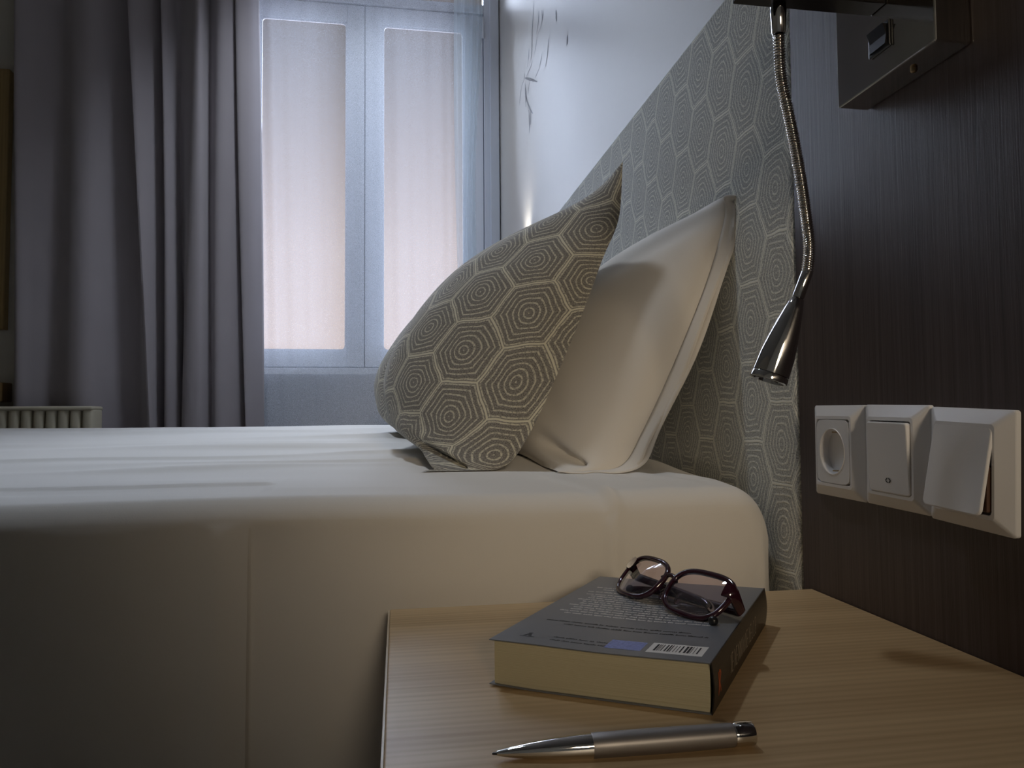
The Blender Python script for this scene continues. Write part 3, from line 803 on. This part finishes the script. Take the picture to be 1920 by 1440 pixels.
# end pieces and folded arms
for sgn, dep in ((1, -.0225), (-1, -.0175)):
    P = catmull([gp(sgn * .0555, .0105, -.001), gp(sgn * .0600, .0110, -.004), gp(sgn * .0615, .0095, -.010), gp(sgn * .0600, .0075, dep)], 12)
    obj('end_piece', sweep(bmesh.new(), P, lambda i: .0062 - .0020 * i / 11, 10, ref=gh, rad2=.0020, power=3), M['acetate'], gl, True)
    hgz = bmesh.new(); lathe(hgz, [(0, .0014), (.006, .0014)], gp(sgn * .0585, .0045, dep + .001), gh, 10); obj('hinge', hgz, M['chrome'], gl, True)
    s_ = -sgn; sc_ = 1.0 if sgn < 0 else .72
    P = [gp(sgn * .0590, .0075, dep), gp(sgn * .040, .0072, dep - .0006), gp(0, .0060, dep - .0012), gp(s_ * .030 * sc_, .0035, dep - .0006), gp(s_ * .047 * sc_, -.006, dep + .004), gp(s_ * .062 * sc_, -.019 * sc_, dep + .010)]
    Pw = catmull(P, 40)
    for q in Pw:
        zmin = bt + TT - GO.z + .0024
        if q.z < zmin: q.z = zmin
    obj('temple_arm', sweep(bmesh.new(), Pw, lambda i: .0038 - .0008 * i / 39 if i < 36 else .0030 - .0003 * (i - 36), 10, ref=gh, rad2=.0015, power=3), M['acetate'], gl, True)
    bm = bmesh.new(); bmesh.ops.create_uvsphere(bm, u_segments=14, v_segments=9, radius=.0036)
    for v in bm.verts: v.co += Pw[-1]
    obj('arm_tip', bm, M['black'], gl, True)

# ------------------------------------------------------------------ pen
t0 = Vector((-.3800, .3862, TT + .0035)); t1 = Vector((-.2360, .3782, TT + .0067)); ax = (t1 - t0).normalized(); L = (t1 - t0).length
pen = thing('pen', 'grey ballpoint pen with chrome tip beside the book', 'pen', t0)
obj('nib_cone', lathe(bmesh.new(), [(.0020, .0011), (.004, .0016), (.010, .0027), (.020, .0041), (.032, .0054), (.044, .0062), (.0535, .00655)], (0, 0, 0), ax, 40), M['chrome'], pen, True)
obj('point', lathe(bmesh.new(), [(-.0006, .0003), (0, .0006), (.0022, .0008)], (0, 0, 0), ax, 16), M['black'], pen, True)
obj('barrel', lathe(bmesh.new(), [(.0535, .0065), (.0540, .0066), (.07, .00665), (.10, .0066), (.125, .0063), (.1325, .0061)], (0, 0, 0), ax, 40), M['gun'], pen, True)
obj('end_cap', lathe(bmesh.new(), [(.1327, .0060), (.1335, .0062), (L - .0006, .0061), (L, .0056)], (0, 0, 0), ax, 40), M['chrome'], pen, True)
sd = ax.cross(ez).normalized(); upv = sd.cross(ax).normalized()
if upv.z < 0: upv = -upv
cd = (upv * .93 - sd * .36 if (-sd).y > 0 else upv * .93 + sd * .36).normalized()
P = [ax * (L - .0004) + cd * .0058, ax * (L - .004) + cd * .0062, ax * (L - .0105) + cd * .0063]
obj('clip', sweep(bmesh.new(), P, .0005, 8, ref=cd, rad2=.0024, power=4), M['chrome'], pen, True)

# ------------------------------------------------------------------ socket and switches
FW, FH = .0402, .0450
def frame_mesh(hole=True):
    bm = bmesh.new(); R_ = []
    for (w_, h__, r, x_) in ((FW, FH, .0025, 0), (FW, FH, .0025, -.0035), (FW - .0006, FH - .0006, .0025, -.0042), (.0290, .0345, .0035, -.0108), (.0268, .0318, .003, -.0110), (.0262, .0312, .003, -.0104), (.0262, .0312, .003, -.003)):
        R_.append([bm.verts.new((x_, a, b_)) for a, b_ in rrect(w_, h__, r, 5)])
    grid_faces(bm, R_, close_v=True)
    bm.faces.new(R_[0]); bm.faces.new(R_[-1])
    bmesh.ops.recalc_face_normals(bm, faces=bm.faces[:])
    return bm
def plate_mesh(w_, h__, r, x0, x1, dish=0.0):
    bm = bmesh.new(); R_ = []
    for k, (dw, x_) in enumerate(((0, x0), (0, x1 + .0008), (.0003, x1 + .0003), (.001, x1))):
        R_.append([bm.verts.new((x_, a, b_)) for a, b_ in rrect(w_ - dw, h__ - dw, r, 6)])
    n = len(R_[0])
    for f in (.66, .33):
        R_.append([bm.verts.new((x1 + dish * (1 - f * f), v.co.y * f, v.co.z * f)) for v in R_[3]])
    c = bm.verts.new((x1 + dish, 0, 0)); grid_faces(bm, R_, close_v=True)
    for k in range(n): bm.faces.new((R_[-1][k], R_[-1][(k + 1) % n], c))
    bm.faces.new(R_[0]); bmesh.ops.recalc_face_normals(bm, faces=bm.faces[:]); return bm
def wall_device(name, label, cat, y, z, tilt):
    t = thing(name, label, cat, (-.0003, y, z), (rd(tilt), 0, 0), 'white wall fittings on the dark panel')
    obj('frame', frame_mesh(), M['plastic'], t); return t
sk = wall_device('power_socket', 'white round-hole power socket, first of the wall fittings beside the headboard', 'socket', .6418, .6435, .6)
# insert with a round well
bm = bmesh.new(); R_ = []; AN = [2 * pi * (k + .5) / 48 for k in range(48)]
def sq(w_, h__, a):
    p = 9.0; r = (abs(cos(a)) ** p / w_ ** p + abs(sin(a)) ** p / h__ ** p) ** (-1 / p); return r * cos(a), r * sin(a)
R_.append([bm.verts.new((-.004, *sq(.0259, .0309, a))) for a in AN]); R_.append([bm.verts.new((-.0112, *sq(.0259, .0309, a))) for a in AN])
def circ(r, x_): return [bm.verts.new((x_, r * cos(a), r * 1.12 * sin(a))) for a in AN]
for r, x_ in ((.0205, -.0116), (.0200, -.0122), (.0193, -.0118), (.0190, .006), (.0188, .0068)): R_.append(circ(r, x_))
grid_faces(bm, R_, close_v=True); bm.faces.new(R_[-1]); bmesh.ops.recalc_face_normals(bm, faces=bm.faces[:])
ins = obj('insert', bm, M['plastic'], sk)
for dy in (-.0095, .0095):
    obj('contact_hole', lathe(bmesh.new(), [(0, .0025), (.0006, .0025)], (.0060, dy, 0), (1, 0, 0), 14), M['black'], ins)
for dz in (-1, 1):
    obj('earth_clip', boxes(((-.010, -.002, dz * .0188 - .0006), (.004, .002, dz * .0188 + .0006))), M['brass'], ins)
s2 = wall_device('light_switch', 'white switch with a small arrow mark, middle of the wall fittings', 'switch', .5605, .6425, 1.2)
rk = obj('rocker', plate_mesh(.0256, .0306, .003, -.0030, -.0132, .0004), M['plastic'], s2); rk.rotation_euler = (0, rd(-3.0), 0)
bm = bmesh.new()
for sgn in (-1, 1):
    for d in (-1, 1):
        a = Vector((-.01345, sgn * .0032, -.0195)); b_ = Vector((-.01345, sgn * .0006, -.0195 + d * .0021)); n_ = Vector((0, .0003, .00045 * d * sgn))
        bm.faces.new([bm.verts.new(p) for p in (a - n_, a + n_, b_ + n_, b_ - n_)])
obj('arrow_mark', bm, M['print_black'], rk)
s3 = wall_device('light_switch', 'white switch with a tilted rocker sticking out at the bottom, nearest the camera', 'switch', .4795, .6385, 2.6)
rk = obj('rocker', plate_mesh(.0282, .0328, .005, -.0112, -.0135, .0006), M['plastic'], s3); rk.rotation_euler = (0, rd(9.5), 0); rk.location = (-.0028, .001, -.001)
obj('mechanism', boxes(((-.0135, -.0255, -.029), (-.0032, .0245, .004)), bev=.001), M['inner_brown'], s3)

# ------------------------------------------------------------------ wall lamp with flexible reading arm
lp = thing('wall_lamp', 'chrome wall lamp with a flexible reading arm on the dark panel', 'lamp', (0, .528, 1.02))
def LP(bm, name, m, parent=lp, smooth=False):
    bmesh.ops.transform(bm, matrix=Matrix.Translation((0, -.528, -1.02)), verts=bm.verts[:]); return obj(name, bm, m, parent, smooth)
LP(boxes(((-.0310, .4680, .9600), (-.0005, .5885, 1.16)), bev=.0012), 'housing', M['chrome_plate'])
sw = LP(boxes(((-.0335, .5150, .9815), (-.0310, .5410, 1.0035)), bev=.0008), 'switch_bezel', M['black'])
bm = bmesh.new(); vs = []
for x0, z in ((-.0352, .984), (-.0340, .9925), (-.0372, 1.001)):
    vs.append([bm.verts.new((x0, .5180, z)), bm.verts.new((x0, .5380, z))])
back = [[bm.verts.new((-.0325, .5180, z)), bm.verts.new((-.0325, .5380, z))] for z in (.984, .9925, 1.001)]
grid_faces(bm, vs); grid_faces(bm, back)
for k in (0, 1):
    for i in (0, 1): bm.faces.new((vs[i][k], vs[i + 1][k], back[i + 1][k], back[i][k]))
for i in (0, 2): bm.faces.new((vs[i][0], vs[i][1], back[i][1], back[i][0]))
bmesh.ops.recalc_face_normals(bm, faces=bm.faces[:]); LP(bm, 'rocker', M['black'], sw)
LP(lathe(bmesh.new(), [(0, .0028), (.002, .0028), (.0032, .0020), (.0036, .0008)], (-.016, .510, .9601), (0, 0, -1), 16), 'screw', M['brass'], lp, True)
LP(boxes(((-.157, .520, 1.0190), (-.0312, .540, 1.058)), bev=.001), 'arm', M['dark_arm'])
NX = [(-.1190, .535, 1.016), (-.1190, .535, .998), (-.1180, .537, .985), (-.1115, .546, .9615), (-.1000, .552, .924), (-.0895, .557, .882), (-.0835, .560, .850), (-.0812, .560, .823), (-.0838, .560, .801)]
LP(lathe(bmesh.new(), [(0, .0062), (.004, .0066), (.024, .0056), (.0255, .0048)], (-.1190, .535, 1.0188), (0, 0, -1), 28), 'ferrule', M['chrome'], lp, True)
raw = [p for p in catmull(NX, 900) if p.z < .9925]; path = [raw[0]]; acc = 0.0
for p, q in zip(raw, raw[1:]):
    acc += (q - p).length
    if acc >= .00042: path.append(q); acc -= .00042
LP(sweep(bmesh.new(), path, lambda i: .0047 + .00045 * cos(2 * pi * i / 5.0), 18), 'flexible_neck', M['chrome'], lp, True)
hd0 = path[-1]; hdv = Vector((-.1175, .569, .709)) - hd0; hax = hdv.normalized(); HL = hdv.length
LP(lathe(bmesh.new(), [(-.002, .0044), (-.001, .0048), (.022, .0050), (.0235, .0046)], hd0, hax, 28), 'collar', M['chrome'], lp, True)
hdm = LP(lathe(bmesh.new(), [(.0237, .0046), (.0245, .0056), (.034, .0078), (.048, .0106), (.062, .0130), (.075, .0148), (HL - .006, .01575)], hd0, hax, 44), 'lamp_head', M['chrome'], lp, True)
LP(lathe(bmesh.new(), [(HL - .0056, .0156), (HL - .0052, .0159), (HL, .0160), (HL, .0135), (HL - .004, .0130)], hd0, hax, 44), 'bezel', M['chrome'], hdm, True)
LP(lathe(bmesh.new(), [(HL - .0045, .0130), (HL - .0030, .0125)], hd0, hax, 32), 'lens', M['lens_led'], hdm, True)

# ------------------------------------------------------------------ lamp of the room behind the camera
cl = thing('wall_spotlight', 'small white spotlight on the wall behind the camera', 'lamp', (-.15, -2.0, 1.48))
obj('housing', lathe(bmesh.new(), [(0, .05), (.06, .05), (.07, .045), (.07, .038), (.03, .03)], (0, 0, 0), (0, 1, -.1), 28), M['plastic'], cl, True)
lamp('room_spot', 'SPOT', (-.15, -1.90, 1.46), (-.15, .82, .72), 88, (1.0, .82, .60), spot_size=rd(23), spot_blend=1.0, shadow_soft_size=.22)
for lab, loc, tgt, en, ang in (('unseen fill light added in the ceiling near the window', (-.62, 2.40, 2.95), (-.60, 2.95, 1.0), 75, 100),
                               ('unseen fill light added in the ceiling above the cushions', (-.75, 1.35, 2.95), (-.48, 1.30, .65), 66, 64)):
    ce = thing('added_fill', lab, 'lamp', loc)  # unseen ceiling spots, added only to fill the room with light
    obj('added_fill_ring', lathe(bmesh.new(), [(.0, .060), (.004, .060), (.006, .054), (.003, .046)], (0, 0, 0), (0, 0, -1), 32), M['plastic'], ce, True)
    lamp('added_fill_beam', 'SPOT', (loc[0], loc[1], loc[2] - .012), tgt, en, (.80, .88, 1.0), spot_size=rd(ang), spot_blend=1.0, shadow_soft_size=.10)
ul = thing('wall_uplight', 'small uplight on the white wall hidden behind the cushions', 'lamp', (.035, 2.52, 1.262))
obj('wall_plate', boxes(((-.006, -.03, -.02), (-.0005, .03, .02)), bev=.002), M['chrome_plate'], ul)
obj('head', lathe(bmesh.new(), [(0, .014), (.004, .016), (.034, .020), (.036, .017), (.028, .013)], (-.035, 0, -.018), (0, 0, 1), 24), M['chrome'], ul, True)
obj('stem', sweep(bmesh.new(), [(-.006, 0, 0), (-.020, 0, 0)], .005, 12), M['chrome'], ul, True)
lamp('uplight_beam', 'SPOT', (-.002, 2.52, 1.272), (.030, 2.52, 1.60), 7.0, (1.0, .95, .88), spot_size=rd(100), spot_blend=1.0, shadow_soft_size=.012)
